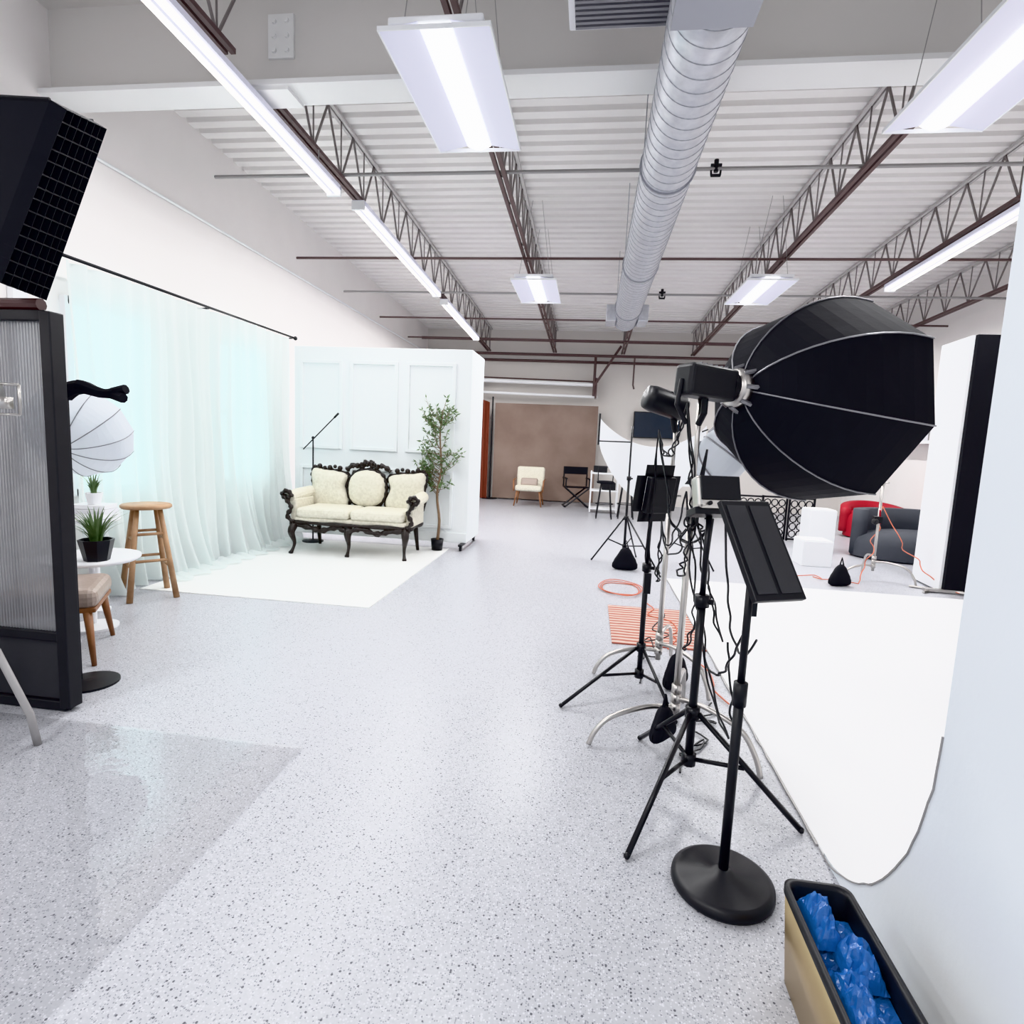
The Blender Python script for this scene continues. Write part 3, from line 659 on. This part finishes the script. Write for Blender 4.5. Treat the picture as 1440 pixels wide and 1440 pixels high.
# ------------------------------------------------------------ back wall things
MB().box((-1.16,14.75,1.24),(2.60,.02,2.42)).to('painted_backdrop',M_brown)
e=root('backdrop_roller'); MB().tube([(-2.9,14.85,3.02),(.0,14.85,2.98)],.05,12).tube([(-2.9,14.85,2.72),(.1,14.85,2.68)],.035,12).to('rolls',M_white,e)
MB().box((-2.9,14.95,2.9),(.05,.3,.5)).box((.05,14.95,2.9),(.05,.3,.5)).tube([(-2.9,14.9,3.1),(0.1,14.9,3.06)],.02,6).to('brackets',M_dark,e)
e=root('rust_curtain'); MB().grid(lambda u,v:V((-3.25+.68*u,14.6+.05*math.sin(u*30),.02+(2.25+.25*math.sin(math.pi*(u*.5+.25)))*v)),50,4).to('fabric',M_rust,e,True)
MB().tube([(-2.52,14.7,0),(-2.52,14.7,2.6)],.02,8).lathe([(.001,0),(.2,0),(.2,.02),(.02,.03)],(-2.52,14.7,0)).to('pole',M_black,e)
t=MB(); 
for z,y_ in((3.66,14.6),(3.95,14.3),(3.55,14.95)): t.tube([(XL+.1,y_,z),(XR-.1,y_,z-.02)],.035,8)
t.tube([(.0,14.8,3.7),(.0,14.8,2.7)],.035,8).tube([(.0,14.8,2.95),(.6,14.6,3.9)],.03,8).tube([(.95,14.8,3.7),(.95,14.8,3.0),(.98,14.8,2.9)],.02,6).to('overhead_pipe_run',M_dark)
MB().box((0,15.12,3.62),(10.4,.1,.12)).to('trim_3',M_beam)
e=root('wall_television',(1.62,15.1,2.05)); MB().box((0,0,0),(1.15,.06,.66)).to('case',M_black,e,bevel=.01); MB().box((0,-.034,0),(1.1,.004,.61)).to('screen',M_screen,e)
e=root('accent_armchair',(-1.38,13.6,0))
MB().box((0,0,.42),(.62,.55,.14)).to('seat',M_cream,e,bevel=.05)
MB().box((0,.27,.66),(.66,.12,.50),Matrix.Rotation(rad(-12),3,'X')).to('back',M_cream,e,bevel=.05)
MB().box((0,-.02,.55),(.40,.12,.2),Matrix.Rotation(rad(-20),3,'X')).to('cushion',M_leather,e,bevel=.04)
t=MB()
for sx in(-1,1):
    for sy in(-1,1): t.tube([(sx*.26,sy*.22,.36),(sx*.32,sy*.3,0)],[.025,.014],8)
    t.tube([(sx*.34,-.25,.35),(sx*.35,-.22,.60),(sx*.35,.25,.62)],.02,6)
t.to('legs',M_wood2,e,True)
e=root('directors_chair',(-.28,13.9,0),rad(10)); t=MB()
for sy in(-.2,.2): t.tube([(-.27,sy,.02),(.27,sy,.46)],.02,6).tube([(.27,sy,.02),(-.27,sy,.46)],.02,6)
for sx in(-.28,.28):
    t.box((sx,0,.015),(.04,.5,.03)).box((sx,0,.47),(.03,.48,.03)).box((sx,0,.68),(.06,.48,.025))
    for sy in(-.22,.22): t.tube([(sx,sy,.46),(sx,sy,.68 if sy<0 else .95)],.018,6)
t.to('frame',M_black,e); MB().box((0,0,.47),(.52,.42,.015)).box((0,.22,.86),(.56,.02,.18)).to('canvas',M_blackf,e)
for (x,y_) in ((.35,12.0),(.80,12.2)):
    e=root('black_bar_stool',(x,y_,0)); MB().lathe([(.001,.72),(.17,.72),(.18,.75),(.16,.77),(.001,.77)]).to('seat',M_blackf,e); t=MB()
    for a in(45,135,225,315): c_,s_=math.cos(rad(a)),math.sin(rad(a)); t.tube([(c_*.12,s_*.12,.72),(c_*.22,s_*.22,0)],.014,6)
    t.tube([(.18*math.cos(k*.5236),.18*math.sin(k*.5236),.3) for k in range(12)],.01,5,closed=True).tube([(-.15,.12,.76),(-.16,.16,1.05),(.16,.16,1.05),(.15,.12,.76)],.012,6); t.to('legs',M_black,e)
e=root('white_cart',(.35,13.0,0)); t=MB()
for z in(.1,.5,.88): t.box((0,0,z),(.62,.42,.03))
for sx in(-.29,.29):
    for sy in(-.19,.19): t.box((sx,sy,.47),(.03,.03,.9))
t.to('shelves',M_white,e); MB().box((-.1,0,.97),(.3,.2,.14)).box((.1,0,.6),(.3,.25,.16)).to('equipment',M_black,e,bevel=.01)
e=root('equipment_table',(1.9,12.6,0)); MB().box((0,0,.74),(1.4,.6,.04)).to('top',M_white,e,bevel=.005)
t=MB()
for sx in(-.66,.66):
    for sy in(-.26,.26): t.box((sx,sy,.37),(.04,.04,.74))
t.to('legs',M_black,e); MB().box((.2,0,.86),(.5,.3,.2)).box((-.4,0,.84),(.25,.3,.16)).to('cases',M_black,e,bevel=.01)
e=root('lattice_screen',(3.1,10.4,0)); t=MB()
for k in range(3):
    x=-.5+.42*k; y_=.08*(k%2)
    for xx in(x,x+.4): t.box((xx,y_,.38),(.03,.03,.76))
    for z in(.03,.74): t.box((x+.2,y_,z),(.4,.03,.03))
    for i in range(3):
        for j in range(5):
            cx_,cz=x+.08+.12*i,.12+.13*j
            t.tube([(cx_+.055*math.cos(a),y_,cz+.06*math.sin(a)) for a in [math.pi/4*q for q in range(8)]],.012,4,closed=True)
t.to('panels',M_black,e)
for (x,y_,h) in ((3.10,8.3,.34),(3.55,9.4,.66)):
    e=root('white_plinth',(x,y_,0)); MB().box((0,0,h/2),(.38,.38,h)).to('block',M_white,e,bevel=.006); MB().box((0,0,h+.006),(.36,.36,.012)).to('cap',M_cyc,e)
cstand('c_stand',(3.50,7.45),1.45,M_chrome,(200,330,80),L=.45)
e=root('clamp_on_pole',(3.50,7.45,.75)); MB().box((-.03,-.03,0),(.09,.07,.08)).sphere((-.06,-.05,-.02),.04).to('knob',M_black,e)
MB().tube([(.02,0,-.05),(-.02,-.05,.12)],.012,6).to('jaw',M_red,e)
e=root('curved_sofa',(4.96,9.6,0)); t=MB()
t.grid(lambda u,v:V((-1.0*math.cos(math.pi*(.05+.9*u)),-.5+.75*math.sin(math.pi*(.05+.9*u)),.05+.66*v)),24,3); t.to('back_rest',M_sofag,e,True,thick=.2)
MB().puff([(.95*math.cos(a),.55*math.sin(a)) for a in [2*math.pi*i/24 for i in range(24)]],0,.2,.2).xf(Matrix.Translation((0,-.35,.22))@Matrix.Rotation(rad(-90),4,'X')).to('seat',M_sofag,e,True)
e=root('red_armchair',(5.30,11.5,0)); 
MB().grid(lambda u,v:V((-.6*math.cos(math.pi*u),.5*math.sin(math.pi*u)-.1,.1+(.42+.14*math.sin(math.pi*u))*v)),24,4).to('shell_back',M_red,e,True,thick=.16)
MB().puff([(.5*math.cos(a),.42*math.sin(a)) for a in [2*math.pi*i/24 for i in range(24)]],0,.2,.3).xf(Matrix.Translation((0,-.05,.32))@Matrix.Rotation(rad(-90),4,'X')).to('seat',M_red,e,True)
e=root('v_flat'); h=2.83
MB().box((4.60,7.0,h/2+.02),(1.1,.05,h)).to('black_leaf',M_blackf,e)
a=V((4.05,7.03,0)); b_=V((4.11,7.70,0)); dv=(b_-a); MB().box((a+b_)/2+V((0,0,h/2+.02)),(.05,dv.length,h),Matrix.Rotation(math.atan2(-dv.x,dv.y),3,'Z')).to('white_leaf',M_white,e)
t=MB().tube([(3.80,7.2,.014),(4.4,6.85,.03)],.015,6).tube([(3.80,6.9,.014),(4.3,7.3,.03)],.015,6).box((4.05,7.0,.03),(.4,.06,.03)); t.to('floor_stand',M_chrome,e)
e=root('wall_shelf',(XR-.15,11.5,1.5)); MB().box((0,0,.3),(.3,2.4,.05)).box((0,0,.75),(.3,2.4,.05)).to('boards',M_white,e); MB().box((0,0,.95),(.25,2.2,.12)).to('blue_rail',mat('navy',(.03,.05,.12),.5),e); MB().box((.02,-.6,.42),(.2,.5,.18)).box((.02,.5,.42),(.2,.6,.2)).to('boxes',M_wht2,e)

# ------------------------------------------------------------ world / camera
w=bpy.data.worlds.new('World'); S.world=w; w.use_nodes=True
w.node_tree.nodes['Background'].inputs[0].default_value=(.94,.96,1,1); w.node_tree.nodes['Background'].inputs[1].default_value=1.05
cd=bpy.data.cameras.new('camera'); co=bpy.data.objects.new('camera',cd); COL.objects.link(co); S.camera=co
cd.sensor_width=36; cd.lens=812/1440*36; cd.clip_start=.05; cd.clip_end=100
R3=(Matrix.Rotation(rad(7.4),3,'Z')@Matrix.Rotation(rad(83),3,'X')@Matrix.Rotation(rad(2.5),3,'Z'))
co.matrix_world=Matrix.Translation((0,0,1.5))@R3.to_4x4()
try: S.view_settings.view_transform='Khronos PBR Neutral'
except Exception: S.view_settings.view_transform='Standard'
S.view_settings.exposure=0.1
